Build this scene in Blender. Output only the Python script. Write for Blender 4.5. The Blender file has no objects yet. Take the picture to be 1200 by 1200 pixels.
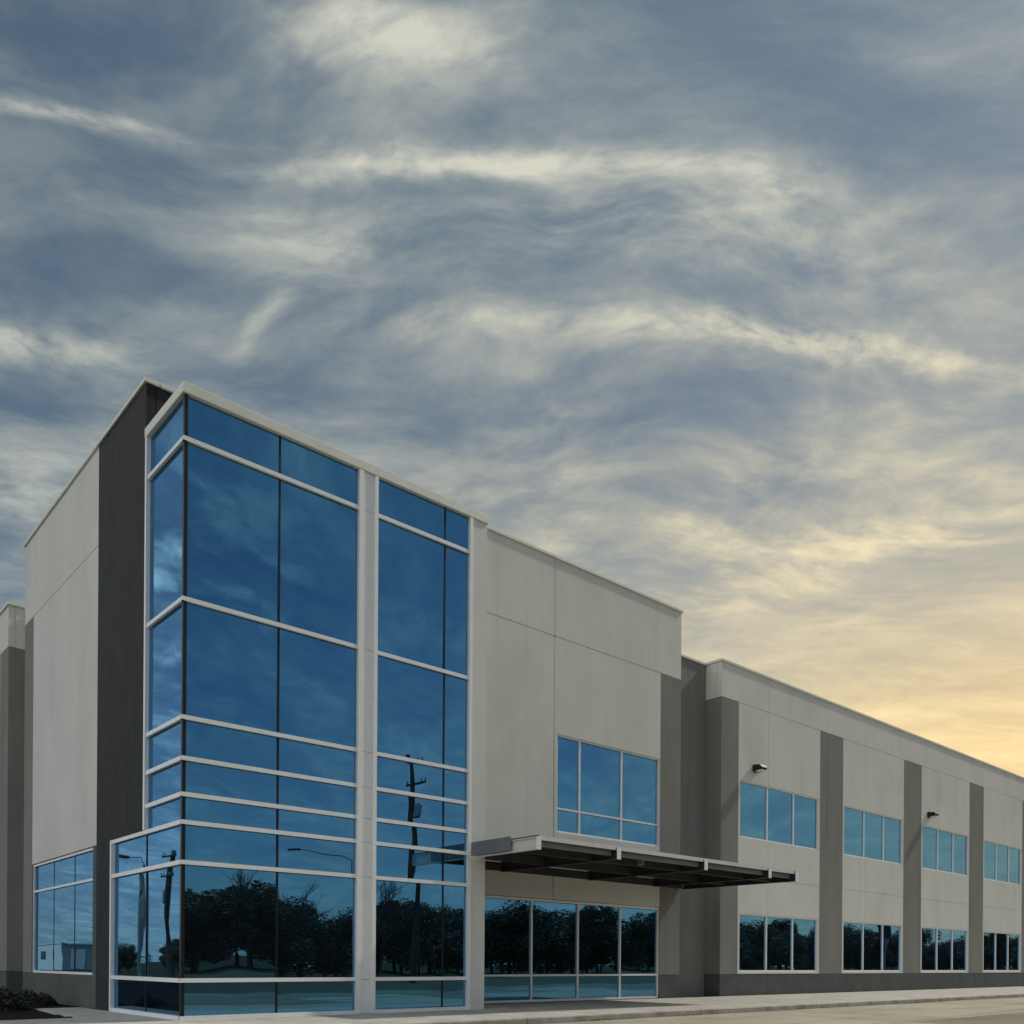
import bpy, bmesh, math, random
from mathutils import Vector, Matrix
random.seed(7)
R = math.radians
scene = bpy.context.scene
col = scene.collection

# ------------------------------------------------------------------ camera
# building frame: X runs along the front facade, Y into the building, origin = glass tower corner
FWD = Vector((0.66436, 0.74741, 0)); RGT = Vector((0.74741, -0.66436, 0)); UPV = Vector((0, 0, 1))
roll = math.atan(14 / 2095.0)
cr = (RGT * math.cos(roll) + UPV * math.sin(roll)).normalized()
cu = (UPV * math.cos(roll) - RGT * math.sin(roll)).normalized()
camd = bpy.data.cameras.new('camera'); cam = bpy.data.objects.new('camera', camd); col.objects.link(cam)
M4 = Matrix((cr, cu, -FWD)).transposed().to_4x4(); M4.translation = Vector((-6.618, -17.109, 1.15))
cam.matrix_world = M4
camd.sensor_width = 36; camd.lens = 31.2; camd.shift_y = 0.4408; camd.clip_start = 0.1; camd.clip_end = 4000
scene.camera = cam
scene.view_settings.view_transform = 'Standard'; scene.view_settings.look = 'None'
scene.view_settings.gamma = 1; scene.view_settings.use_curve_mapping = False
scene.view_settings.exposure = 0.0
scene.cycles.max_bounces = 5; scene.cycles.diffuse_bounces = 3; scene.cycles.glossy_bounces = 3

# ------------------------------------------------------------------ sun
SUN_ELEV = R(43); SUN_OUT = R(9)          # sun stands to the right, a little in front of the facade plane
sdir = Vector((math.cos(SUN_ELEV) * math.cos(SUN_OUT), -math.cos(SUN_ELEV) * math.sin(SUN_OUT), math.sin(SUN_ELEV)))
sund = bpy.data.lights.new('sun', 'SUN'); sun = bpy.data.objects.new('sun', sund); col.objects.link(sun)
sund.energy = 2.4; sund.angle = R(2.5); sund.color = (1.0, 0.92, 0.80)
sun.rotation_euler = sdir.to_track_quat('Z', 'Y').to_euler(); sun.location = (60, -20, 60)

# ------------------------------------------------------------------ sky
world = bpy.data.worlds.new('World'); scene.world = world; world.use_nodes = True
nt = world.node_tree; nt.nodes.clear(); W = nt.nodes; L = nt.links
def N(t, **k):
    n = W.new(t)
    for a, b in k.items(): setattr(n, a, b)
    return n
def setin(n, i, v):
    if hasattr(v, 'is_output'): L.new(v, n.inputs[i])
    else: n.inputs[i].default_value = v
def wm(op, a, b=None, c=None, clamp=False):
    n = N('ShaderNodeMath', operation=op, use_clamp=clamp); setin(n, 0, a)
    if b is not None: setin(n, 1, b)
    if c is not None: setin(n, 2, c)
    return n.outputs[0]
def wdot(v, vec):
    n = N('ShaderNodeVectorMath', operation='DOT_PRODUCT'); L.new(v, n.inputs[0]); n.inputs[1].default_value = vec
    return n.outputs['Value']
def wmap(x, a, b, c=0.0, d=1.0, kind='SMOOTHSTEP'):
    n = N('ShaderNodeMapRange', interpolation_type=kind); setin(n, 0, x); setin(n, 1, a); setin(n, 2, b); setin(n, 3, c); setin(n, 4, d)
    return n.outputs[0]
def wmixc(f, a, b):
    n = N('ShaderNodeMix', data_type='RGBA'); setin(n, 0, f); setin(n, 6, a); setin(n, 7, b); return n.outputs[2]
tc = N('ShaderNodeTexCoord'); D = tc.outputs['Generated']
sky = N('ShaderNodeTexSky', sky_type='NISHITA', sun_disc=False, sun_elevation=SUN_ELEV)
sky.sun_rotation = math.atan2(sdir.x, sdir.y); sky.air_density = 1.0; sky.dust_density = 0.4; sky.ozone_density = 1.2
dz = wdot(D, (0, 0, 1)); el = wm('MAXIMUM', dz, 0.0)
# cloud deck coordinates: direction projected on a high flat layer, axes across and along the view
den = wm('ADD', el, 0.10)
qa = wm('DIVIDE', wdot(D, RGT), den); qb = wm('DIVIDE', wdot(D, FWD), den)
def comb(x, y, z=0.0):
    n = N('ShaderNodeCombineXYZ'); setin(n, 0, x); setin(n, 1, y); setin(n, 2, z); return n.outputs[0]
def noise(v, sc, det=5, rough=.55, dist=0.0):
    n = N('ShaderNodeTexNoise'); L.new(v, n.inputs['Vector']); n.inputs['Scale'].default_value = sc
    n.inputs['Detail'].default_value = det; n.inputs['Roughness'].default_value = rough; n.inputs['Distortion'].default_value = dist
    return n.outputs['Fac']
Q = comb(qa, qb)
w1 = wm('SUBTRACT', noise(Q, 2.0, 1), 0.5); w2 = wm('SUBTRACT', noise(comb(qb, qa, 4.0), 2.2, 1.5, .5), 0.5)
w3 = wm('SUBTRACT', noise(comb(qa, qb, 8.0), 11.0, 4, .6), 0.5)
wa = wm('ADD', qa, wm('MULTIPLY', w1, .30)); wb = wm('ADD', wm('ADD', qb, wm('MULTIPLY', w2, .26)), wm('MULTIPLY', w3, .018))
streak = noise(comb(wm('MULTIPLY', wa, 1.7), wm('MULTIPLY', wb, 3.4), 2.0), 1.5, 7, .56, .10)
fine = noise(comb(wm('MULTIPLY', wa, 3.6), wm('MULTIPLY', wb, 6.0), 7.0), 3.0, 6, .60, .15)
large = noise(comb(wm('MULTIPLY', qa, .9), wm('MULTIPLY', qb, 1.6), 9.0), 1.2, 3, .5)
cov = wm('ADD', wm('ADD', wm('MULTIPLY', streak, 0.62), wm('MULTIPLY', fine, 0.30)), wm('MULTIPLY', large, 0.32))
# separate cirrus bands and clear gaps lying in the layer: (a, b, heading, half length, half width, amount)
brk = wm('ADD', wm('MULTIPLY', wm('SUBTRACT', noise(comb(wm('MULTIPLY', wa, 4.0), wm('MULTIPLY', wb, 7.0), 21.0), 3.0, 5, .60, .15), .5), 3.4), .95)
brk = wm('MAXIMUM', brk, 0.1)
def band(a0, b0, th, la, lb, amt):
    da = wm('SUBTRACT', qa, a0); db = wm('SUBTRACT', qb, b0); c, s_ = math.cos(th), math.sin(th)
    u = wm('ADD', wm('MULTIPLY', da, c), wm('MULTIPLY', db, s_)); v = wm('SUBTRACT', wm('MULTIPLY', db, c), wm('MULTIPLY', da, s_))
    u = wm('ADD', u, wm('MULTIPLY', w1, .10)); v = wm('ADD', wm('ADD', v, wm('MULTIPLY', w2, min(.14, .4 * la))), wm('MULTIPLY', w3, .03))
    e = wm('ADD', wm('POWER', wm('ABSOLUTE', wm('DIVIDE', u, la)), 2.0), wm('POWER', wm('ABSOLUTE', wm('DIVIDE', v, lb)), 2.0))
    return wm('MULTIPLY', wm('EXPONENT', wm('MULTIPLY', e, -1.0)), wm('MULTIPLY', brk, amt) if amt > 0 else amt)
BANDS = [(-0.127, 0.838, 0.139, 0.117, 0.032, 0.27), (-0.452, 0.910, 0.204, 0.111, 0.014, 0.26), (-0.018, 0.967, 0.014, 0.244, 0.018, 0.28),
         (0.182, 1.055, 0.047, 0.349, 0.075, 0.13), (0.339, 1.223, 0.027, 0.454, 0.030, 0.26), (-0.639, 1.212, 0.206, 0.113, 0.034, 0.24),
         (-0.336, 1.176, -0.735, 0.086, 0.016, 0.13), (-0.835, 1.580, 0.070, 0.108, 0.158, 0.13), (-0.265, 1.066, 0.150, 0.094, 0.046, 0.10),
         (0.734, 1.643, -0.399, 0.264, 0.081, 0.15), (0.347, 1.660, 0.336, 0.163, 0.053, 0.10), (0.280, 0.985, 0.365, 0.042, 0.015, 0.15),
         (0.151, 1.348, 0.033, 0.321, 0.071, -0.035), (-0.485, 1.102, 0.075, 0.173, 0.049, -0.12), (-0.393, 0.844, 0.061, 0.112, 0.041, -0.16),
         (0.304, 0.884, 0.087, 0.277, 0.052, -0.10), (-0.712, 1.336, 0.176, 0.081, 0.075, -0.18), (0.285, 1.544, 0.230, 0.151, 0.074, -0.08)]
for bd in BANDS: cov = wm('ADD', cov, band(*bd))
hs = Vector((sdir.x, sdir.y, 0)).normalized()
gd = (RGT * math.sin(R(37)) + FWD * math.cos(R(37))).normalized()      # a bank of lit haze lies between the view and the sun
bank = wmap(wdot(D, gd), -0.1, 0.85)
dens = wmap(wm('ADD', cov, wm('MULTIPLY', bank, .05)), 0.42, 1.06, 0.0, 1.0)
# heaped clouds away from the haze bank
puff = wmap(wm('ADD', noise(comb(wm('MULTIPLY', wa, 1.1), wm('MULTIPLY', wb, 1.5), 57.5), 2.3, 6, .55, .2), wm('MULTIPLY', large, .12)), 0.51, 0.69, 0.0, 1.0)
puff = wm('MULTIPLY', wm('MULTIPLY', puff, wmap(el, .10, .32)), wmap(wdot(D, gd), 0.0, 0.55, 1.0, 0.0))
dens = wm('MAXIMUM', dens, puff)
low = wmap(el, 0.02, 0.62, 1.0, 0.0)
dens = wm('ADD', wm('MULTIPLY', dens, .95), wm('MULTIPLY', low, .14), clamp=True)
veil = wm('ADD', wm('MULTIPLY', dens, .74), wm('ADD', .08, wm('MULTIPLY', wm('MAXIMUM', bank, wmap(wdot(D, hs), -.9, -.2, 1.0, 0.0)), .27)), clamp=True)
# cloud light: brightened opposite the sun to lift the left wall, warm haze low in the sun's quarter
sa = wdot(D, hs)
warm = wm('MULTIPLY', wmap(wdot(D, gd), 0.40, 0.93), wmap(el, 0.20, 0.78, 1.0, 0.0))
core = wm('MULTIPLY', wmap(wdot(D, gd), 0.82, .99), wmap(el, 0.16, 0.46, 1.0, 0.0))
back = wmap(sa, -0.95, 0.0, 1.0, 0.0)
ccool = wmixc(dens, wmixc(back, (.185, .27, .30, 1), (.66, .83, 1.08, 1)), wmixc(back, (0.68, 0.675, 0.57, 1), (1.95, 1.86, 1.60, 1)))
cwarm = wmixc(dens, (0.46, 0.44, 0.35, 1), (1.05, 0.86, 0.51, 1))
cwarm = wmixc(core, cwarm, wmixc(dens, (.86, .62, .30, 1), (1.35, 1.00, .48, 1)))
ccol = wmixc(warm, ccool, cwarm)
bg1 = N('ShaderNodeBackground'); L.new(sky.outputs[0], bg1.inputs[0]); bg1.inputs[1].default_value = 0.055
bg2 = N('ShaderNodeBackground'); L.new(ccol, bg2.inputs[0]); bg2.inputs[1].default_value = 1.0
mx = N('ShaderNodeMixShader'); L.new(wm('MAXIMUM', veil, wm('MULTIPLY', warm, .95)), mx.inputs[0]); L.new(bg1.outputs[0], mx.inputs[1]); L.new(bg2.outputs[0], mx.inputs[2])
wo = N('ShaderNodeOutputWorld'); L.new(mx.outputs[0], wo.inputs[0])

# ------------------------------------------------------------------ materials
MATS = {}
def mat(name, base, rough=.6, metal=0.0, var=.06, vscale=1.5, bump=.0, bscale=40., spec=.4, second=None, stretch=None, stain=None):
    m = bpy.data.materials.new(name); m.use_nodes = True; t = m.node_tree; n = t.nodes; b = n['Principled BSDF']
    b.inputs['Roughness'].default_value = rough; b.inputs['Metallic'].default_value = metal; b.inputs['Specular IOR Level'].default_value = spec
    tcn = n.new('ShaderNodeTexCoord'); src = tcn.outputs['Object']
    if stretch:
        mp = n.new('ShaderNodeMapping'); mp.inputs['Scale'].default_value = stretch; t.links.new(src, mp.inputs[0]); src = mp.outputs[0]
    g = n.new('ShaderNodeNewGeometry')
    nz = n.new('ShaderNodeTexNoise'); nz.inputs['Scale'].default_value = vscale; nz.inputs['Detail'].default_value = 6; nz.inputs['Roughness'].default_value = .6
    pos = n.new('ShaderNodeMapping'); pos.inputs['Scale'].default_value = stretch or (1, 1, 1)
    t.links.new(g.outputs['Position'], pos.inputs[0]); t.links.new(pos.outputs[0], nz.inputs['Vector'])
    rp = n.new('ShaderNodeMapRange'); rp.inputs[1].default_value = .3; rp.inputs[2].default_value = .7
    t.links.new(nz.outputs['Fac'], rp.inputs[0])
    mixn = n.new('ShaderNodeMix'); mixn.data_type = 'RGBA'
    c2 = second or tuple(c * (1 - 2 * var) for c in base)
    mixn.inputs[6].default_value = (*base, 1) if second else (*[min(1, c * (1 + var)) for c in base], 1); mixn.inputs[7].default_value = (*c2, 1)
    t.links.new(rp.outputs[0], mixn.inputs[0]); colour = mixn.outputs[2]
    for (sc, lo, hi, amt, scale3) in (stain or ()):      # wear with its own shape: runs, patches, scuffs
        mp2 = n.new('ShaderNodeMapping'); mp2.inputs['Scale'].default_value = scale3; t.links.new(g.outputs['Position'], mp2.inputs[0])
        n3 = n.new('ShaderNodeTexNoise'); n3.inputs['Scale'].default_value = sc; n3.inputs['Detail'].default_value = 5; t.links.new(mp2.outputs[0], n3.inputs['Vector'])
        r3 = n.new('ShaderNodeMapRange'); r3.interpolation_type = 'SMOOTHSTEP'; r3.inputs[1].default_value = lo; r3.inputs[2].default_value = hi; r3.inputs[3].default_value = 1.0; r3.inputs[4].default_value = 1 - amt
        t.links.new(n3.outputs['Fac'], r3.inputs[0])
        mm = n.new('ShaderNodeMix'); mm.data_type = 'RGBA'; mm.blend_type = 'MULTIPLY'; mm.inputs[0].default_value = 1.0
        t.links.new(colour, mm.inputs[6]); t.links.new(r3.outputs[0], mm.inputs[7]); colour = mm.outputs[2]
    t.links.new(colour, b.inputs['Base Color'])
    if bump:
        n2 = n.new('ShaderNodeTexNoise'); n2.inputs['Scale'].default_value = bscale; n2.inputs['Detail'].default_value = 4
        t.links.new(g.outputs['Position'], n2.inputs['Vector'])
        bm_ = n.new('ShaderNodeBump'); bm_.inputs['Strength'].default_value = .6; bm_.inputs['Distance'].default_value = bump
        t.links.new(n2.outputs['Fac'], bm_.inputs['Height']); t.links.new(bm_.outputs[0], b.inputs['Normal'])
    MATS[name] = m; return m
mat('wall_light', (0.735, 0.725, 0.675), .85, var=.035, vscale=.7, bump=.004, bscale=60, stretch=(1, 1, .45), spec=.2, stain=((1.0, .52, .75, .06, (2.6, 2.6, .10)), (.35, .5, .7, .06, (1, 1, 1))))
mat('wall_stripe', (0.25, 0.248, 0.228), .85, var=.05, vscale=.9, bump=.004, bscale=60, stretch=(1, 1, .4), spec=.2, stain=((1.0, .5, .75, .14, (2.6, 2.6, .10)),))
mat('wall_base', (0.105, 0.115, 0.115), .8, var=.1, vscale=1.4, bump=.004, bscale=60, spec=.2)
mat('charcoal', (0.021, 0.022, 0.024), .7, var=.45, vscale=2.2, bump=.003, bscale=25, second=(0.006, 0.006, 0.007), stretch=(1, 1, .6), spec=.35)
mat('sealant', (0.58, 0.57, 0.53), .9, var=.1)
mat('backing', (0.03, 0.03, 0.032), .9)
mat('silver', (0.90, 0.90, 0.90), .4, .1, var=.03, vscale=3)
mat('dark_joint', (0.005, 0.0055, 0.007), .35)
mat('coping', (0.78, 0.78, 0.70), .5, .1, var=.04, vscale=2)
mat('column_paint', (0.72, 0.72, 0.69), .7, var=.03, vscale=1)
mat('beam_paint', (0.70, 0.70, 0.68), .5, .1, var=.04, vscale=4)
mat('steel_grey', (0.22, 0.225, 0.23), .5, .2, var=.08, vscale=4)
mat('steel_dark', (0.055, 0.056, 0.058), .55, .2, var=.1, vscale=4)
mat('concrete_walk', (0.52, 0.50, 0.45), .85, var=.10, vscale=1.3, bump=.003, bscale=90, spec=.2, stain=((.9, .52, .7, .2, (1, 1, 1)), (5., .6, .75, .22, (1, 1, 1))))
mat('concrete_kerb', (0.40, 0.38, 0.34), .85, var=.15, vscale=2.5, bump=.004, bscale=60, spec=.2, stain=((1.5, .5, .7, .35, (1, 1, 1)),))
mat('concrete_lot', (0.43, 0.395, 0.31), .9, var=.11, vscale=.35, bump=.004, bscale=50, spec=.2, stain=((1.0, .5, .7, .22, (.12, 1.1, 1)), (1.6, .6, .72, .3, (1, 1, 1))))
mat('concrete_dark', (0.10, 0.092, 0.062), .9, var=.14, vscale=.3, bump=.004, bscale=50, spec=.2)  # outer lot slabs, coloured darker to dim their reflection in the low panes
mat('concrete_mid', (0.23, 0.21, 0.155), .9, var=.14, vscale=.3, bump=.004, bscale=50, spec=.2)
mat('subgrade', (0.14, 0.125, 0.10), .95, var=.2, vscale=.5)
mat('grass_ground', (0.030, 0.036, 0.014), .95, second=(0.050, 0.045, 0.020), vscale=.25, bump=.03, bscale=8, spec=.1)
mat('mulch', (0.030, 0.020, 0.014), .95, second=(0.012, 0.009, 0.007), vscale=14, bump=.03, bscale=22, spec=.1)
mat('bark', (0.07, 0.055, 0.042), .9, var=.3, vscale=6, bump=.02, bscale=12)
mat('leaf_a', (0.075, 0.072, 0.034), .6, var=.3, vscale=.8)
mat('leaf_b', (0.095, 0.080, 0.042), .6, var=.3, vscale=.8)
mat('leaf_c', (0.055, 0.060, 0.030), .6, var=.3, vscale=.8)
mat('shrub_leaf', (0.02, 0.026, 0.012), .6, var=.3, vscale=3)
mat('pole_wood', (0.06, 0.045, 0.035), .9, var=.3, vscale=8)
mat('galvanised', (0.30, 0.31, 0.32), .5, .5, var=.1)
mat('white_siding', (0.82, 0.82, 0.82), .6, var=.03)
mat('grey_siding', (0.36, 0.40, 0.42), .6, var=.05)
mat('dark_window', (0.02, 0.022, 0.03), .15)
mat('black_metal', (0.018, 0.018, 0.02), .45, .2)
mat('lens', (0.75, 0.75, 0.72), .25)
mat('roofing', (0.35, 0.35, 0.34), .9)
mat('weed', (0.09, 0.10, 0.02), .7, second=(.16, .13, .03), vscale=30)
mat('billboard_dark', (0.03, 0.03, 0.035), .8)

def glass():
    m = bpy.data.materials.new('coated_glass'); m.use_nodes = True; t = m.node_tree; n = t.nodes; n.clear()
    out = n.new('ShaderNodeOutputMaterial')
    gl = n.new('ShaderNodeBsdfGlossy'); gl.inputs['Roughness'].default_value = 0.004
    df = n.new('ShaderNodeBsdfDiffuse'); df.inputs[0].default_value = (.004, .006, .008, 1)
    lw = n.new('ShaderNodeLayerWeight'); lw.inputs['Blend'].default_value = .35
    mc = n.new('ShaderNodeMix'); mc.data_type = 'RGBA'
    mc.inputs[6].default_value = (0.08, 0.262, 0.455, 1); mc.inputs[7].default_value = (.42, .62, .90, 1)
    t.links.new(lw.outputs['Fresnel'], mc.inputs[0]); t.links.new(mc.outputs[2], gl.inputs[0])
    g = n.new('ShaderNodeNewGeometry'); oi = n.new('ShaderNodeObjectInfo')
    ad = n.new('ShaderNodeVectorMath'); ad.operation = 'ADD'; cx = n.new('ShaderNodeCombineXYZ')
    ml = n.new('ShaderNodeMath'); ml.operation = 'MULTIPLY'; ml.inputs[1].default_value = 37.0
    t.links.new(oi.outputs['Random'], ml.inputs[0]); t.links.new(ml.outputs[0], cx.inputs[0]); t.links.new(g.outputs['Position'], ad.inputs[0]); t.links.new(cx.outputs[0], ad.inputs[1])
    nz = n.new('ShaderNodeTexNoise'); nz.inputs['Scale'].default_value = .75; nz.inputs['Detail'].default_value = 1.0
    t.links.new(ad.outputs[0], nz.inputs['Vector'])
    bp = n.new('ShaderNodeBump'); bp.inputs['Strength'].default_value = 1.0; bp.inputs['Distance'].default_value = .0037
    t.links.new(nz.outputs['Fac'], bp.inputs['Height']); t.links.new(bp.outputs[0], gl.inputs['Normal'])
    a = n.new('ShaderNodeAddShader'); t.links.new(gl.outputs[0], a.inputs[0]); t.links.new(df.outputs[0], a.inputs[1]); t.links.new(a.outputs[0], out.inputs[0])
    MATS['glass'] = m
glass()

# ------------------------------------------------------------------ helpers
def link(name, me, mname, parent=None):
    o = bpy.data.objects.new(name, me); col.objects.link(o)
    if mname and not me.materials: me.materials.append(MATS[mname])
    if parent: o.parent = parent
    return o
def obj(name, bm, mname, parent=None, smooth=False):
    me = bpy.data.meshes.new(name); bmesh.ops.recalc_face_normals(bm, faces=bm.faces); bm.to_mesh(me); bm.free()
    if smooth:
        for p in me.polygons: p.use_smooth = True
    return link(name, me, mname, parent)
def tag(o, label=None, cat=None, group=None, kind=None):
    if label: o['label'] = label
    if cat: o['category'] = cat
    if group: o['group'] = group
    if kind: o['kind'] = kind
    return o
def empty(name, loc=(0, 0, 0)):
    o = bpy.data.objects.new(name, None); col.objects.link(o); o.location = loc; return o
def abox(bm, x0, x1, y0, y1, z0, z1, bev=0.0):
    vs = [bm.verts.new((x, y, z)) for z in (z0, z1) for y in (y0, y1) for x in (x0, x1)]
    fs = []
    for q in ((0, 1, 3, 2), (4, 6, 7, 5), (0, 4, 5, 1), (2, 3, 7, 6), (0, 2, 6, 4), (1, 5, 7, 3)):
        fs.append(bm.faces.new([vs[i] for i in q]))
    if bev:
        es = {e for f in fs for e in f.edges}
        bmesh.ops.bevel(bm, geom=list(es), offset=bev, segments=1, affect='EDGES')
def box(name, m, parent, x0, x1, y0, y1, z0, z1, bev=0.0):
    # origin at the box centre so that every piece carries its own place
    c = ((x0 + x1) / 2, (y0 + y1) / 2, (z0 + z1) / 2); bm = bmesh.new()
    abox(bm, x0 - c[0], x1 - c[0], y0 - c[1], y1 - c[1], z0 - c[2], z1 - c[2], bev)
    o = obj(name, bm, m, parent); o.location = c; return o
def atube(bm, pts, radii, seg=8, cap=True):
    rings = []
    for i, p in enumerate(pts):
        p = Vector(p); a = Vector(pts[max(0, i - 1)]); b = Vector(pts[min(len(pts) - 1, i + 1)]); d = (b - a).normalized()
        q = d.to_track_quat('Z', 'Y'); r = radii[i] if isinstance(radii, (list, tuple)) else radii
        rings.append([bm.verts.new(p + q @ Vector((r * math.cos(2 * math.pi * k / seg), r * math.sin(2 * math.pi * k / seg), 0))) for k in range(seg)])
    for i in range(len(rings) - 1):
        for k in range(seg): bm.faces.new((rings[i][k], rings[i][(k + 1) % seg], rings[i + 1][(k + 1) % seg], rings[i + 1][k]))
    if cap: bm.faces.new(rings[0][::-1]); bm.faces.new(rings[-1])
def slab(bm, axis, plane, thick, a0, a1, z0, z1, holes=()):
    """upright slab with rectangular holes. axis 'X': runs along X, front face at y=plane; 'Y': along Y, front at x=plane. Front looks to the minus side."""
    A = sorted({a0, a1, *[h[0] for h in holes], *[h[1] for h in holes]}); Z = sorted({z0, z1, *[h[2] for h in holes], *[h[3] for h in holes]})
    A = [a for a in A if a0 <= a <= a1]; Z = [z for z in Z if z0 <= z <= z1]
    def solid(i, j):
        if i < 0 or j < 0 or i >= len(A) - 1 or j >= len(Z) - 1: return False
        ca, cz = (A[i] + A[i + 1]) / 2, (Z[j] + Z[j + 1]) / 2
        return not any(h[0] < ca < h[1] and h[2] < cz < h[3] for h in holes)
    cache = {}
    def v(i, j, k):
        key = (i, j, k)
        if key not in cache:
            p = plane + thick * k
            cache[key] = bm.verts.new((A[i], p, Z[j]) if axis == 'X' else (p, A[i], Z[j]))
        return cache[key]
    for i in range(len(A) - 1):
        for j in range(len(Z) - 1):
            if not solid(i, j): continue
            for k in (0, 1): bm.faces.new([v(i, j, k), v(i + 1, j, k), v(i + 1, j + 1, k), v(i, j + 1, k)])
            for di, dj, e in ((-1, 0, ((i, j), (i, j + 1))), (1, 0, ((i + 1, j), (i + 1, j + 1))), (0, -1, ((i, j), (i + 1, j))), (0, 1, ((i, j + 1), (i + 1, j + 1)))):
                if not solid(i + di, j + dj): bm.faces.new([v(*e[0], 0), v(*e[1], 0), v(*e[1], 1), v(*e[0], 1)])
def panel(name, m, parent, axis, plane, a0, a1, z0, z1, holes=(), thick=.20, gap=.016):
    bm = bmesh.new(); slab(bm, axis, plane, thick, a0 + gap, a1 - gap, z0 + gap, z1 - gap, holes)
    return obj(name, bm, m, parent)
def seg3(axis, plane, a0, a1, p0, p1, z0, z1):
    """box limits from along / depth-from-plane / height"""
    return (a0, a1, plane + p0, plane + p1, z0, z1) if axis == 'X' else (plane + p0, plane + p1, a0, a1, z0, z1)
def pane(parent, axis, plane, a0, a1, z0, z1, depth):
    c = seg3(axis, plane, (a0 + a1) / 2, (a0 + a1) / 2, depth + .0125, depth + .0125, (z0 + z1) / 2, (z0 + z1) / 2)
    c = (c[0], c[2], c[4]); bm = bmesh.new(); ha, hz = (a1 - a0) / 2, (z1 - z0) / 2
    if axis == 'X': abox(bm, -ha, ha, -.0125, .0125, -hz, hz)
    else: abox(bm, -.0125, .0125, -ha, ha, -hz, hz)
    o = obj('pane', bm, 'glass', parent); o.location = c
    t1, t2 = random.gauss(0, R(.10)), random.gauss(0, R(.12))
    o.rotation_euler = (t1, 0, t2) if axis == 'X' else (0, t1, t2)
    return o
def window(parent, axis, plane, a0, a1, z0, z1, mull=(), trans=(), fr=.06, depth=.035, dark_mull=False, dark_head=False):
    bm = bmesh.new(); slab(bm, axis, plane + depth, .09, a0, a1, z0, z1, [(a0 + fr, a1 - fr, z0 + fr, z1 - fr)])
    w = obj('window', bm, 'silver', parent)
    cols = [a0 + fr] + [x for x in mull] + [a1 - fr]; rows = [z0 + fr] + list(trans) + [z1 - fr]; h = .03
    for x in mull: box('mullion', 'dark_joint' if dark_mull else 'silver', w, *seg3(axis, plane, x - h * (.35 if dark_mull else 1), x + h * (.35 if dark_mull else 1), depth + (.042 if dark_mull else .003), depth + .087, z0 + fr, z1 - fr))
    for z in trans: box('transom', 'silver', w, *seg3(axis, plane, a0 + fr, a1 - fr, depth + .006, depth + .084, z - h, z + h))
    for i in range(len(cols) - 1):
        for j in range(len(rows) - 1):
            p0 = cols[i] + (h if i else 0) * (.35 if dark_mull and i else 1) ; p1 = cols[i + 1] - (h if i < len(cols) - 2 else 0) * (.35 if dark_mull else 1)
            q0 = rows[j] + (h if j else 0); q1 = rows[j + 1] - (h if j < len(rows) - 2 else 0)
            pane(w, axis, plane, p0 + .012, p1 - .012, q0 + .012, q1 - .012, depth + .05)
            # black glazing gasket behind the pane edge
    bm = bmesh.new(); slab(bm, axis, plane + depth + .083, .02, a0 + .03, a1 - .03, z0 + .03, z1 - .03); obj('backing', bm, 'dark_joint', w)
    return w

# ------------------------------------------------------------------ ground and pavements
bm = bmesh.new(); S = 1500
vs = [bm.verts.new(p) for p in ((-S, -S, -.20), (S, -S, -.20), (S, S, -.20), (-S, S, -.20))]; bm.faces.new(vs)
tag(obj('ground', bm, 'grass_ground'), kind='structure')
KERB = -3.25
lot = box('parking_lot', 'subgrade', None, -60, 80, -48, KERB - .16, -.19, -.165); tag(lot, kind='structure')
P = 4.6; me = None; me_dark = None
for i in range(30):
    for j in range(10):
        x0 = -60 + i * P; y1 = KERB - .17 - j * P; y0 = y1 - P; cx, cy = x0 + P / 2, (y0 + y1) / 2
        if y0 < -48.2 or x0 > 76: continue
        if me is None:
            bm = bmesh.new(); g = .008; abox(bm, -P / 2 + g, P / 2 - g, -P / 2 + g, P / 2 - g, -.03, .03)
            o = obj('paving_slab', bm, 'concrete_lot', lot); me = o.data
            me_dark = o.data.copy(); me_dark.materials.clear(); me_dark.materials.append(MATS['concrete_dark'])
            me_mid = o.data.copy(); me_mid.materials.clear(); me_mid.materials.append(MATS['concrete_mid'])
        else: o = link('paving_slab', me if j < 1 + (i * 7 % 3 == 0) else (me_mid if j < 3 else me_dark), None, lot)
        o.location = Vector((cx, cy, -.16 + random.uniform(-.002, .002))) - lot.location
# front walk: slabs from the wall to the kerb
walk = box('sidewalk', 'subgrade', None, -3.0, 78, KERB + .01, 2.75, -.19, -.06); tag(walk, kind='structure')
me = None
for i in range(44):
    for j in range(3):
        pw, ph = 1.83, (2.02 - KERB) / 3
        cx, cy = -3.0 + pw * (i + .5), KERB + ph * (j + .5)
        if me is None:
            bm = bmesh.new(); g = .006; abox(bm, -pw / 2 + g, pw / 2 - g, -ph / 2 + g, ph / 2 - g, -.05, .05)
            o = obj('paving_slab', bm, 'concrete_walk', walk); me = o.data
        else: o = link('paving_slab', me, None, walk)
        o.location = Vector((cx, cy, -.05 + random.uniform(-.003, 0))) - walk.location
kerb = empty('kerb'); tag(kerb, kind='structure')
me = None
for i in range(27):
    if me is None:
        bm = bmesh.new(); abox(bm, -1.494, 1.494, -.075, .075, -.15, .15, .015); o = obj('kerb_stone', bm, 'concrete_kerb', kerb); me = o.data
    else: o = link('kerb_stone', me, None, kerb)
    o.location = (-3.0 + 3.0 * (i + .5), KERB - .08, -.15 + random.uniform(-.002, .002))
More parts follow.
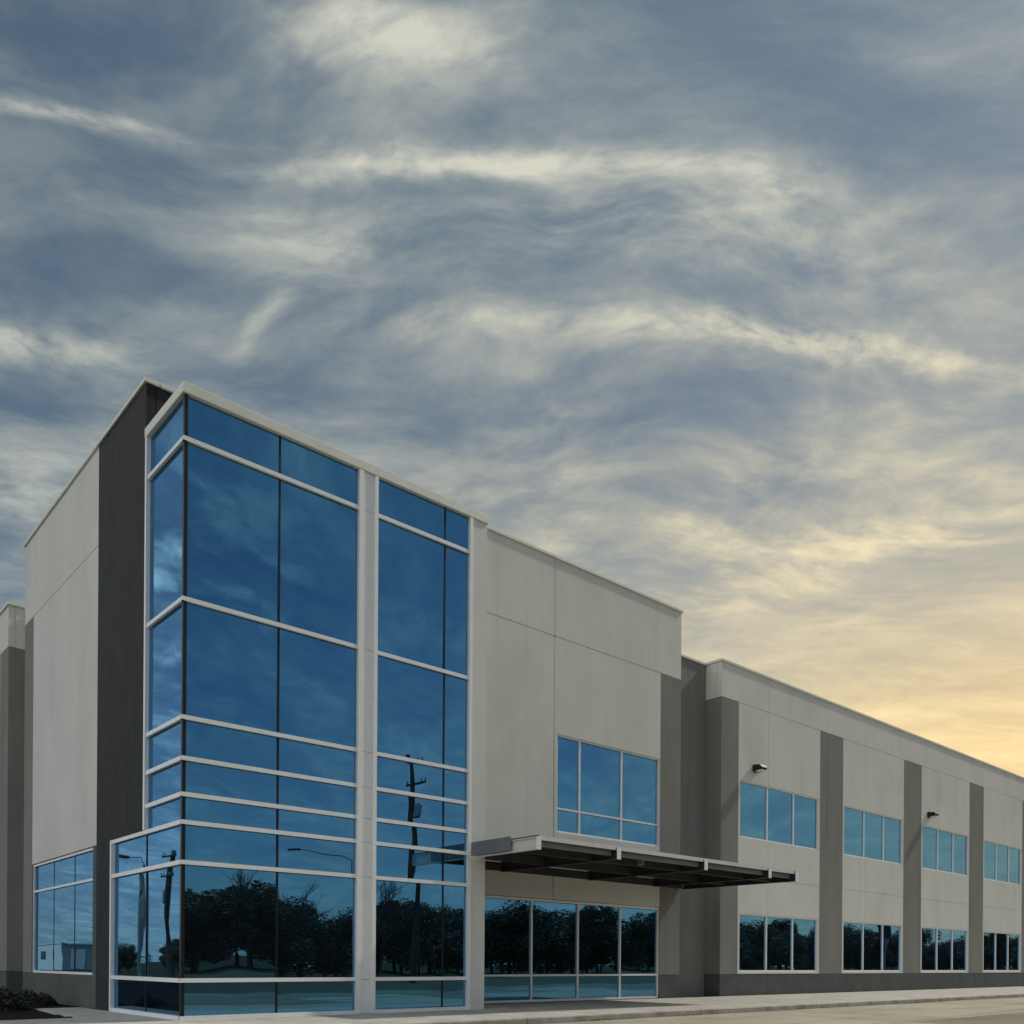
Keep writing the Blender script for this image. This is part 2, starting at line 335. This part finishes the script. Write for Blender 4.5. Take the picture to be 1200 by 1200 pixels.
# side walk along the left face and planting bed
side = box('side_path', 'concrete_walk', None, -1.05, -.012, 2.03, 6.3, -.15, -.004); tag(side, kind='structure')
apron = box('corner_path', 'concrete_walk', None, -12, -3.01, KERB + .01, 1.6, -.15, -.006); tag(apron, kind='structure')
bm = bmesh.new(); NX, NY = 60, 90
grid = [[bm.verts.new((-22 + 20.93 * i / NX, 1.62 + (0.4 if 0 else 0) + 38 * j / NY, -.03 + random.uniform(-.025, .03) + (.05 * math.sin(i * .4) * math.sin(j * .3)))) for i in range(NX + 1)] for j in range(NY + 1)]
for j in range(NY):
    for i in range(NX): bm.faces.new((grid[j][i], grid[j][i + 1], grid[j + 1][i + 1], grid[j + 1][i]))
g2 = [[bm.verts.new((-1.075 + 1.06 * i / 4, 6.31 + 30 * j / 70, -.02 + random.uniform(-.025, .03))) for i in range(5)] for j in range(71)]
for j in range(70):
    for i in range(4): bm.faces.new((g2[j][i], g2[j][i + 1], g2[j + 1][i + 1], g2[j + 1][i]))
bed = obj('planting_bed', bm, 'mulch'); tag(bed, kind='structure')

# ------------------------------------------------------------------ building
B = empty('office_building'); tag(B, 'grey panelled office building with a tall blue glass corner tower', 'building')
VF = 2.06           # front wall plane
TOP = 13.45; BAND = 11.02; TOP2 = 12.34; BAND2 = 10.95
# dark structural core behind the panels (seen only in the joints and openings)
bm = bmesh.new()
abox(bm, .22, 18.0, VF + .21, 12.0, -.1, TOP - .35)
obj('core', bm, 'backing', B)
box('core', 'backing', B, .9, 20.6, 12.0, 30, -.1, TOP2 - .4)
box('core', 'backing', B, 18.0, 20.78, 2.97, 12.0, -.1, TOP2 - .4)
box('core', 'backing', B, 20.80, 69.8, VF + .21, 30, -.1, TOP2 - .4)
box('core', 'backing', B, .22, .9, 14.4, 30, -.1, TOP2 - .4)
box('core', 'backing', B, .12, 7.19, .12, VF + .2, -.1, 12.1)
box('roof', 'roofing', B, .2, 18.0, VF + .2, 11.9, TOP - .34, TOP - .30)
box('roof', 'roofing', B, 18.3, 69.8, 2.98, 30, TOP2 - .39, TOP2 - .35)

# --- front wall beside the tower
SF0, SF1 = 9.28, 17.10
panel('wall_panel', 'wall_light', B, 'X', VF, 7.67, 12.06, 3.07, BAND)
panel('wall_panel', 'wall_light', B, 'X', VF, 7.67, SF0, 0, 3.07)
panel('wall_panel', 'wall_light', B, 'X', VF, 12.06, SF1, 3.07, BAND, [(12.19, 17.07, 5.13, 8.10)])
panel('wall_panel', 'wall_light', B, 'X', VF, 7.67, 12.06, BAND, TOP - .07)
panel('wall_panel', 'wall_light', B, 'X', VF, 12.06, 18.20, BAND, TOP - .07)
panel('accent_panel', 'wall_stripe', B, 'X', VF + .003, SF1, 18.20, .80, BAND, gap=.004)
panel('base_panel', 'wall_base', B, 'X', VF + .005, SF1, 18.20, 0, .80, gap=.004)
panel('wall_panel', 'wall_light', B, 'X', VF + .01, .25, 7.67, 11.5, TOP - .07)
window(B, 'X', VF, 12.19, 17.07, 5.13, 8.10, (13.22, 15.17), (5.86,), fr=.055)
window(B, 'X', VF, SF0, SF1, .012, 3.07, (11.235, 13.195, 15.155), (.80,), fr=.07)
# right end return of the tall block
box('wall_panel', 'wall_stripe', B, 18.0, 18.196, VF + .21, 12.05, 0, BAND)
box('wall_panel', 'wall_light', B, 18.0, 18.198, VF + .205, 12.05, BAND + .01, TOP - .07)
# recessed link
panel('wall_panel', 'wall_stripe', B, 'X', 2.76, 18.0, 20.76, -.04, TOP2 - .07, gap=.004)
# long wing
RX = 20.57
box('accent_panel', 'wall_stripe', B, RX + .002, RX + .2, VF + .205, 2.752, .805, BAND2)
box('wall_panel', 'wall_light', B, RX + .002, RX + .2, VF + .205, 2.752, BAND2 + .006, TOP2 - .07)
box('base_panel', 'wall_base', B, RX + .004, RX + .2, VF + .205, 2.752, 0, .8)
piers = [(RX, 21.66)] + [(27.56 + 7.69 * k, 29.46 + 7.69 * k) for k in range(6)]
for k in range(len(piers)):
    p0, p1 = piers[k]
    panel('accent_panel', 'wall_stripe', B, 'X', VF + .003, p0, p1, .80, BAND2, gap=.003)
    if k == len(piers) - 1: break
    b0, b1 = p1, piers[k + 1][0]; w0, w1_ = b0 + .13, b1 - .09; d = (w1_ - w0) / 3; jx = w0 + d
    top, sil, g1, g0 = 8.09, 5.95, 3.09, .89
    for (a0, a1, ha0, ha1) in ((b0, jx, w0, jx), (jx, b1, jx, w1_)):
        panel('wall_panel', 'wall_light', B, 'X', VF, a0, a1, 4.45, BAND2, [(ha0 if ha0 > a0 + .05 else a0 - 1, ha1 if ha1 < a1 - .05 else a1 + 1, sil, top)], gap=.012)
        panel('wall_panel', 'wall_light', B, 'X', VF, a0, a1, .80, 4.45, [(ha0 if ha0 > a0 + .05 else a0 - 1, ha1 if ha1 < a1 - .05 else a1 + 1, g0, g1)], gap=.012)
    window(B, 'X', VF, w0, w1_, sil, top, (w0 + d, w0 + 2 * d), fr=.05)
    window(B, 'X', VF, w0, w1_, g0, g1, (w0 + d, w0 + 2 * d), fr=.06)
    jl = (RX if k == 0 else piers[k - 1][1] + (piers[k][0] - piers[k - 1][1] - .22) / 3 + .13)
    panel('wall_panel', 'wall_light', B, 'X', VF, jl, jx, BAND2, TOP2 - .07, gap=.012)
    panel('base_panel', 'wall_base', B, 'X', VF + .006, jl, jx, 0, .80, gap=.006)
    last = jx
panel('wall_panel', 'wall_light', B, 'X', VF, last, 69.9, BAND2, TOP2 - .07)
panel('base_panel', 'wall_base', B, 'X', VF + .006, last, 69.9, 0, .80)
# sealed reveals between the cast panels
def joint(a0, a1, z0, z1, axis='X', plane=VF): box('reveal', 'sealant', B, *seg3(axis, plane, a0, a1, .006, .05, z0, z1))
joint(12.06 - .035, 12.06 + .035, 8.15, TOP - .08); joint(7.68, 18.19, BAND - .03, BAND + .03)
joint(5.23, 12.08, BAND - .03, BAND + .03, 'Y', 0)
for k in range(len(piers) - 1):
    b0, b1 = piers[k][1], piers[k + 1][0]; jx = b0 + .13 + (b1 - b0 - .22) / 3
    for z0, z1 in ((8.13, BAND2 - .03), (BAND2 + .03, TOP2 - .08), (3.12, 4.42), (4.48, 5.93)): joint(jx - .025, jx + .025, z0, z1)
    joint(b0 + .01, b1 - .01, 4.425, 4.475); joint(b0 + .01, b1 - .01, BAND2 - .025, BAND2 + .025)
# --- left face
panel('wall_panel', 'wall_light', B, 'Y', 0, 5.22, 11.12, 3.88, BAND)
panel('wall_panel', 'wall_light', B, 'Y', 0, 5.22, 12.10, BAND, TOP - .07)
panel('accent_panel', 'wall_stripe', B, 'Y', .003, 11.12, 12.10, .80, BAND, gap=.003)
panel('base_panel', 'wall_base', B, 'Y', .005, 5.22, 12.10, 0, .80, gap=.003)
panel('wall_panel', 'wall_base', B, 'Y', .004, 5.22, 5.50, .80, 3.88, gap=.003)
window(B, 'Y', 0, 5.50, 11.12, .80, 3.88, (7.25, 9.15), (3.11,), fr=.06, dark_mull=True)
box('wall_panel', 'wall_light', B, .21, 3.0, 11.9, 12.096, 0, TOP - .07)
# charcoal stone cladding, panel by panel, above and beside the low glazing
zs = [3.90, 5.49, 7.08, 8.67, 10.26, 11.85, TOP - .07]; ys = [VF, 3.11, 4.16, 5.21]
for i in range(3):
    for j in range(6): panel('cladding_panel', 'charcoal', B, 'Y', -.004, ys[i], ys[i + 1], zs[j], zs[j + 1], gap=.0012, thick=.19)
for z0, z1 in ((0, 1.3), (1.3, 2.6), (2.6, 3.90)): panel('cladding_panel', 'charcoal', B, 'Y', -.004, 4.16, 5.21, z0, z1, gap=.0012, thick=.19)
box('cladding_panel', 'charcoal', B, .2, 5.0, VF, VF + .1, 12.42, TOP - .08)
# copings
def coping(x0, x1, y0, y1, z, h=.09): box('coping', 'coping', B, x0, x1, y0, y1, z - h, z, .008)
coping(-.05, .28, VF - .04, 12.14, TOP)
coping(.285, 18.25, VF - .05, VF + .25, TOP - .002)
coping(17.95, 18.255, VF + .255, 12.1, TOP - .001)
coping(18.26, RX - .06, 2.70, 3.0, TOP2 - .03)
coping(RX - .05, RX + .25, VF + .256, 2.99, TOP2 - .002)
coping(RX - .05, 69.95, VF - .05, VF + .25, TOP2)
# --- left rear wing
WY = 14.12
box('wall_panel', 'wall_light', B, .70, .9, 12.11, WY + .2, 0, TOP2 - .07)
box('accent_panel', 'wall_stripe', B, .205, .695, WY, WY + .2, .805, BAND2)
box('wall_panel', 'wall_light', B, .205, .695, WY, WY + .2, BAND2 + .006, TOP2 - .07)
box('base_panel', 'wall_base', B, .205, .695, WY + .004, WY + .2, 0, .8)
panel('accent_panel', 'wall_stripe', B, 'Y', .003, WY, WY + 1.1, .80, BAND2, gap=.003)
panel('wall_panel', 'wall_light', B, 'Y', 0, WY + 1.1, 30, .80, BAND2, [(WY + 1.4, WY + 6.9, .9, 3.09), (WY + 1.4, WY + 6.9, 5.95, 8.09)])
panel('wall_panel', 'wall_light', B, 'Y', 0, WY, 30, BAND2, TOP2 - .07)
panel('base_panel', 'wall_base', B, 'Y', .004, WY, 30, 0, .80)
window(B, 'Y', 0, WY + 1.4, WY + 6.9, .9, 3.09, (WY + 3.2, WY + 5.0)); window(B, 'Y', 0, WY + 1.4, WY + 6.9, 5.95, 8.09, (WY + 3.2, WY + 5.0))
coping(-.05, .25, WY - .05, 30, TOP2); coping(.255, .95, WY - .05, WY + .25, TOP2 - .002)

# --- glass corner tower: front and side curtain walls
ROWS = [11.29, 8.18, 5.885, 5.09, 4.39, 3.85, 3.07, .77]; HZ = .047; TT = 12.16
cw = empty('curtain_wall'); cw.parent = B
tr = cw
edges = [TT] + ROWS + [.03]
bays = [(0.035, 2.04, 0), (2.04, 3.93, 0), (4.43, 6.38, 0), (6.38, 7.10, 0)]
for j in range(len(edges) - 1):
    zt, zb = edges[j] - (HZ if j else 0), edges[j + 1] + HZ
    for a0, a1, _ in bays: pane(cw, 'X', 0, a0 + .012, a1 - .012, zb + .004, zt - .004, .055)
for z in ROWS + [.03]:
    h = HZ if z > .1 else .05
    box('transom', 'silver', cw, -.012, 3.93, -.012, .05, z - h + .01, z + h)
    box('transom', 'silver', cw, 4.43, 7.10, -.012, .05, z - h + .01, z + h)
for x in (2.04, 6.38): box('mullion', 'dark_joint', cw, x - .022, x + .022, .042, .10, .05, TT)
for x0, x1, y0 in ((3.93, 4.055, -.03), (4.345, 4.43, -.03), (7.10, 7.195, -.03)): box('mullion', 'silver', cw, x0, x1, y0, .11, 0, TT)
zc = [TT] + ROWS + [0.0]
for j in range(len(zc) - 1): box('spandrel_panel', 'silver', cw, 4.058, 4.342, .012, .09, zc[j + 1] + .004, zc[j] - .004)
box('mullion', 'dark_joint', cw, .012, .085, .012, .085, .02, TT)
# side face of the tower
cs = empty('curtain_wall'); cs.parent = B
sd = [(.035, 2.0)]; sl = [(.035, 2.02), (2.02, 4.06)]
for j in range(len(edges) - 1):
    zt, zb = edges[j] - (HZ if j else 0), edges[j + 1] + HZ
    for a0, a1 in (sl if edges[j] < 3.9 else sd):
        pane(cs, 'Y', 0, a0 + .012, a1 - .012, zb + .004, zt - .004, .055)
for z in ROWS + [.03]:
    h = HZ if z > .1 else .05
    box('transom', 'silver', cs, -.012, .05, -.0, 4.06 if z < 3.9 else 1.94, z - h + .01, z + h)
box('mullion', 'silver', cs, -.03, .11, 1.955, 2.045, 3.90, TT)
box('mullion', 'silver', cs, -.03, .11, 4.06, 4.15, 0, 3.897)
box('mullion', 'dark_joint', cs, .042, .10, 2.005, 2.035, .05, 3.80)
box('sill', 'silver', cs, -.02, .05, 2.05, 4.055, 3.85 + HZ, 3.897)
box('backing', 'backing', cs, .12, .2, .2, 4.1, -.1, 3.85)
# tower end column and roof edge
box('column', 'column_paint', B, 7.20, 7.66, .0, VF - .004, 0, TT)
box('coping', 'coping', B, -.035, 7.69, -.035, VF + .01, TT + .002, 12.37, .012)
box('roof', 'roofing', B, .1, 7.5, .1, VF - .05, 12.391, 12.42)

# --- entrance canopy
can = empty('entrance_canopy', (7.1, VF, 3.9)); can.parent = B
def cbox(name, m, x0, x1, y0, y1, z0, z1, bev=0.0):
    o = box(name, m, can, x0, x1, y0, y1, z0, z1, bev); o.location = Vector(o.location) - can.location; return o
CF = -2.36
def ibeam(x, y0, y1, z0, z1, w=.13, m='steel_dark'):
    bm = bmesh.new(); abox(bm, -w / 2, w / 2, y0, y1, z1 - .02, z1); abox(bm, -w / 2, w / 2, y0, y1, z0, z0 + .02); abox(bm, -.008, .008, y0, y1 - .0, z0 + .02, z1 - .02)
    o = obj('outrigger_beam', bm, m, can); o.location = Vector((x, 0, 0)) - can.location
    cbox('end_plate', 'silver', x - w / 2 - .004, x + w / 2 + .004, y0 - .016, y0 - .001, z0 - .003, z1 + .003); return o
for x in (7.28, 10.02, 13.62, 16.80): ibeam(x, CF, VF - .01 if x > 7.7 else -.06, 3.76, 4.05, m='beam_paint' if x < 8 else 'steel_dark')
ibeam(18.30, CF, VF - .06, 3.76, 4.05)
cbox('side_fascia', 'steel_grey', 7.17, 7.20, -1.50, -.05, 3.80, 4.13)
# beams along the front
for y, z0, z1, m in ((CF + .22, 3.86, 4.02, 'steel_grey'), (-1.5, 3.78, 4.02, 'steel_dark'), (.25, 3.80, 4.02, 'steel_dark')):
    for a, b in ((7.36, 9.94), (10.1, 13.54), (13.7, 16.72), (16.88, 18.22)):
        if y > -.1: a = max(a, 7.75)
        cbox('purlin', m, a, b, y - .05, y + .05, z0, z1)
for a, b in ((7.75, 9.94), (10.1, 13.54), (13.7, 16.72), (16.88, 18.22)): cbox('ledger', 'steel_dark', a, b, VF - .09, VF - .012, 3.78, 4.02)
cbox('front_fascia', 'beam_paint', 7.35, 18.24, CF + .03, CF + .06, 3.985, 4.085)
# ribbed metal deck
for i in range(37):
    x0 = 7.22 + i * .305; x1 = min(x0 + .30, 18.36); y1 = VF - .02 if x0 > 7.7 else -.06
    cbox('deck_sheet', 'steel_dark', x0, x1, CF + .07, y1, 4.055, 4.075); cbox('deck_rib', 'steel_dark', x0 + .10, x0 + .16, CF + .08, y1 - .01, 4.0755, 4.10)
cbox('downlight', 'galvanised', 11.6, 11.75, -1.75, -1.6, 3.80, 4.0)

# ------------------------------------------------------------------ wall lamps
def wall_lamp(x, z, label):
    r = empty('wall_lamp', (x, VF, z)); tag(r, label, 'lamp', 'wall lamps above the upper windows')
    box('back_plate', 'black_metal', r, -.11, .11, -.03, -.002, -.13, .13)
    bm = bmesh.new()
    prof = [(-.03, .14), (-.36, .10), (-.42, .02), (-.40, -.05), (-.03, -.13)]
    a = [bm.verts.new((-.22, y, zz)) for y, zz in prof]; b = [bm.verts.new((.22, y, zz)) for y, zz in prof]
    bm.faces.new(a); bm.faces.new(b[::-1])
    for i in range(5): bm.faces.new((a[i], b[i], b[(i + 1) % 5], a[(i + 1) % 5]))
    bmesh.ops.bevel(bm, geom=list(bm.edges), offset=.02, segments=2, affect='EDGES')
    obj('housing', bm, 'black_metal', r)
    box('lens', 'lens', r, .222, .236, -.34, -.10, -.07, .07); box('visor', 'lens', r, -.17, .17, -.40, -.12, -.125, -.085)
wall_lamp(22.75, 8.62, 'black wall lamp above the upper window nearest the recess'); wall_lamp(37.95, 8.62, 'smaller looking black wall lamp further along the wing, third bay')

# ------------------------------------------------------------------ things opposite the building, seen in the glass
def leaf_crown(name, m, h, rad, zc, n, seed, parent=None, flat=1.0):
    rnd = random.Random(seed); bm = bmesh.new(); lobes = []
    for k in range(16):
        a = rnd.uniform(0, 6.283); r = rad * math.sqrt(rnd.random()) * .75; z = zc + rnd.uniform(-.5, .5) * h
        lobes.append((Vector((r * math.cos(a), r * math.sin(a), z)), rad * rnd.uniform(.25, .5)))
    for i in range(n):
        c, rr = rnd.choice(lobes); d = Vector((rnd.gauss(0, 1), rnd.gauss(0, 1), rnd.gauss(0, 1))).normalized() * rr * (rnd.random() ** .4)
        p = c + Vector((d.x, d.y, d.z * flat)); s = rnd.uniform(.08, .19)
        q = Vector((rnd.gauss(0, 1), rnd.gauss(0, 1), rnd.gauss(0, 1))).to_track_quat('Z', 'Y')
        vs = [bm.verts.new(p + q @ Vector(v)) for v in ((-s, 0, 0), (0, -s * .55, 0), (s, 0, s * .2), (0, s * .55, 0))]; bm.faces.new(vs)
    return obj(name, bm, m, parent)
def trunk_bm(h, r, seed, limbs=7, depth=2, spread=.7):
    rnd = random.Random(seed); bm = bmesh.new()
    pts = [(rnd.gauss(0, .05 * i), rnd.gauss(0, .05 * i), h * i / 4) for i in range(5)]
    atube(bm, pts, [r * (1 - .19 * i) for i in range(5)], 7)
    def limb(p, d, l, rr, dep):
        e = p + d * l; mid = p + d * l * .5 + Vector((rnd.gauss(0, .06), rnd.gauss(0, .06), .05)) * l
        atube(bm, [p, mid, e], [rr, rr * .75, rr * .4], 5)
        if dep:
            for _ in range(3):
                nd = (d + Vector((rnd.gauss(0, .45), rnd.gauss(0, .45), rnd.uniform(0, .5)))).normalized(); limb(p + d * l * rnd.uniform(.4, .95), nd, l * .6, rr * .5, dep - 1)
    for k in range(limbs):
        a = rnd.uniform(0, 6.283); z = h * rnd.uniform(.35, 1.0)
        limb(Vector((0, 0, z)), Vector((math.cos(a) * spread, math.sin(a) * spread, rnd.uniform(.5, 1.0))).normalized(), h * .42, r * .42, depth)
    return bm
def copy_tree(src, loc, rz, s, label):
    c = src.copy(); col.objects.link(c); c.location = loc; c.rotation_euler = (0, 0, rz); c.scale = s; c['label'] = label
    for ch in src.children:
        d = ch.copy(); col.objects.link(d); d.parent = c
    return c
protos = []
for k in range(4):
    t = empty('leafy_tree'); tag(t, 'dark leafy tree in the row across the parking lot', 'tree', 'trees across the parking lot')
    obj('trunk', trunk_bm(5.0, .2, 30 + k), 'bark', t)
    leaf_crown('crown', ('leaf_a', 'leaf_b', 'leaf_c', 'leaf_a')[k], 5.4, 3.6, 4.3, 13000, 60 + k, t)
    protos.append(t)
bares = []
for k in range(2):
    t = empty('bare_tree'); tag(t, 'leafless tree with thin upright branches in the row across the parking lot', 'tree', 'leafless trees across the parking lot')
    obj('trunk', trunk_bm(6.6, .17, 90 + k, 12, 3, .45), 'bark', t); bares.append(t)
rnd = random.Random(5); used = set()
LT = 'dark leafy tree in the row across the parking lot'
n = 0
for row, (yy, st) in enumerate(((-66, 4.4), (-73, 5.0))):
    x = -52.0 + row * 2
    while x < 340:
        src = protos[n % 4]; s = rnd.choice((rnd.uniform(.62, .85), rnd.uniform(.85, 1.2), rnd.uniform(.95, 1.25))); loc = (x + rnd.uniform(-1, 1), yy + rnd.uniform(-2, 2), -.2)
        sc = (s * 1.3, s * 1.3, s * rnd.uniform(.9, 1.12))
        if n < 4: src.location = loc; src.scale = sc
        else: copy_tree(src, loc, rnd.uniform(0, 6.28), sc, LT)
        n += 1; x += st * rnd.uniform(.85, 1.2) * (1.25 if x > 150 else 1)
for i, x in enumerate((7, 13, 31, 36, 52, 64, 81, 20, 44, 95)):
    loc = (x, -62 + rnd.uniform(-1, 1), -.2); s = rnd.uniform(.82, 1.08)
    if i < 2: bares[i].location = loc; bares[i].scale = (s, s, s)
    else: copy_tree(bares[i % 2], loc, rnd.uniform(0, 6.28), (s, s, s), bares[0]['label'])
# trees far left, seen in the side glazing
for i, (x, y, s) in enumerate(((-30, 97, .42), (-31.8, 99, .5), (-36, 96, .55), (-34, 93, .4), (-39, 92, .45), (-42, 90, .5), (-26, 128, .5), (-36, 122, .5))):
    copy_tree(protos[i % 4], (x, y, -.2), i * 1.3, (s, s, s), 'small tree far off beyond the side of the building')['group'] = 'trees beyond the side of the building'

def utility_pole(loc, h, label, arms=2, lean=.01):
    r = empty('utility_pole', loc); r.rotation_euler.z = R(80); tag(r, label, 'utility pole')
    bm = bmesh.new(); atube(bm, [(lean * h * math.sin(5 * t_), .008 * h * math.sin(7 * t_ + 1), h * t_) for t_ in (0, .25, .5, .75, 1)], [.23, .22, .20, .17, .13], 9); obj('pole', bm, 'pole_wood', r)
    for k in range(arms):
        z = h - .4 - 1.3 * k; a = box('crossarm', 'pole_wood', r, -.85, .85, -.23, -.13, z - .06, z + .06)
        for x in (-.78, -.4, .4, .78):
            bm = bmesh.new(); atube(bm, [(x, 0, .06), (x, 0, .16), (x, 0, .26)], [.03, .06, .035], 6); obj('insulator', bm, 'galvanised', a)
    bm = bmesh.new(); atube(bm, [(.42, 0, h - 3.6), (.42, 0, h - 3.5), (.42, 0, h - 2.75), (.42, 0, h - 2.65)], [.16, .24, .24, .16], 10); obj('transformer', bm, 'galvanised', r)
    return r
utility_pole((25.0, -27.7, -.2), 14.0, 'tall wooden utility pole reflected in the glass tower front')
def street_lamp(loc, h, arm, rz, label):
    r = empty('street_lamp', loc); r.rotation_euler.z = rz; tag(r, label, 'street lamp', 'lamps around the parking lot')
    bm = bmesh.new(); atube(bm, [(0, 0, 0), (0, 0, h * .6), (0, 0, h - .6), (arm * .25, 0, h - .1), (arm, 0, h)], [.11, .085, .07, .05, .04], 8); obj('pole', bm, 'galvanised', r)
    bm = bmesh.new(); abox(bm, arm - .05, arm + .75, -.16, .16, h - .07, h + .08, .03); obj('lamp_head', bm, 'black_metal', r)
    bm = bmesh.new(); atube(bm, [(0, 0, 0), (0, 0, .5)], .26, 10); obj('footing', bm, 'concrete_kerb', r)
street_lamp((30.6, -43.5, -.2), 10.0, 4.2, 3.6, 'long armed street lamp reflected in the tower front')
street_lamp((-11.7, 36.2, -.2), 7.5, 1.2, 1.0, 'street lamp reflected in the low side glazing beside the utility pole')
utility_pole((-16.4, 45.3, -.2), 9.0, 'utility pole reflected in the low side glazing by the tower corner')
# white site office trailer
tl = empty('office_trailer', (-19.8, 84.5, -.2)); tag(tl, 'white boxy site trailer reflected in the left ground window', 'trailer')
box('body', 'grey_siding', tl, -1.5, 1.5, -6, 6, .35, 3.0, .03); box('side_wall', 'white_siding', tl, 1.502, 1.54, -6, 6, .36, 2.99); box('roof', 'white_siding', tl, -1.58, 1.62, -6.08, 6.08, 3.0, 3.12)
for y in (-2.2, 2.2): f_ = box('window', 'dark_window', tl, 1.541, 1.56, y - .6, y + .6, 1.5, 2.35)
box('door', 'white_siding', tl, -.5, .4, -6.03, -5.995, .5, 2.5); box('skirt', 'grey_siding', tl, -1.45, 1.45, -5.9, 5.9, 0, .35)
# billboard seen in the second bay's ground window
bb = empty('billboard', (140, -49, -.2)); bb.rotation_euler.z = R(-50); tag(bb, 'dark billboard on posts reflected in a ground floor window of the wing', 'billboard')
box('board', 'billboard_dark', bb, -3.6, 3.6, -.15, .15, 5.6, 9.0, .02); box('post', 'galvanised', bb, -2.2, -1.95, -.12, .12, 0, 5.6); box('post', 'galvanised', bb, 1.95, 2.2, -.12, .12, 0, 5.6)

# ------------------------------------------------------------------ planting and small growth
def low_shrub(loc, rad, h, n, seed, label):
    r = empty('low_shrub', loc); tag(r, label, 'shrub', 'shrubs in the planting bed')
    rnd = random.Random(seed); bm = bmesh.new()
    for i in range(n):
        a = rnd.uniform(0, 6.283); rr = rad * math.sqrt(rnd.random()); z = h * (1 - (rr / rad) ** 2) * rnd.uniform(.25, 1) + .02; p = Vector((rr * math.cos(a), rr * math.sin(a), z)); s = rnd.uniform(.02, .05)
        q = Vector((rnd.gauss(0, 1), rnd.gauss(0, 1), rnd.uniform(.2, 1.2))).to_track_quat('Z', 'Y')
        bm.faces.new([bm.verts.new(p + q @ Vector(v)) for v in ((-s, 0, 0), (0, -s * .5, 0), (s, 0, 0), (0, s * .5, 0))])
    obj('foliage', bm, 'shrub_leaf', r)
    bm = bmesh.new()
    for k in range(5):
        a = k * 1.26; atube(bm, [(0, 0, -.05), (.3 * rad * math.cos(a), .3 * rad * math.sin(a), h * .4), (.6 * rad * math.cos(a), .6 * rad * math.sin(a), h * .6)], [.012, .009, .005], 5)
    obj('stem', bm, 'bark', r)
low_shrub((-.62, 7.5, -.02), .40, .36, 800, 1, 'dark low shrub at the end of the paved strip by the left wall')
low_shrub((-.60, 9.1, -.02), .44, .40, 800, 2, 'dark low shrub against the left wall, behind the one at the path end')
low_shrub((-.75, 11.2, -.02), .45, .42, 800, 3, 'dark low shrub nearest the rear wing in the mulch bed')
low_shrub((-1.55, 6.2, -.02), .40, .28, 700, 4, 'flat dark shrub in the open mulch at the left edge of the picture')
bm = bmesh.new(); rnd = random.Random(3)
for i in range(260):
    x = rnd.choice((rnd.gauss(8.2, .35), rnd.gauss(11.6, .25), rnd.gauss(24, .4), rnd.gauss(8.6, .5))); y = KERB - .165 + rnd.uniform(-.02, .02); s = rnd.uniform(.02, .05)
    a = rnd.uniform(0, 6.28); dx, dy = math.cos(a) * .008, math.sin(a) * .008
    bm.faces.new([bm.verts.new(p) for p in ((x - dx, y - dy, -.13), (x + dx, y + dy, -.13), (x + rnd.gauss(0, .02), y + rnd.gauss(0, .02), -.13 + s))])
tag(obj('weeds', bm, 'weed'), 'yellowish weeds sprouting along the kerb joint', 'weeds', kind='stuff')
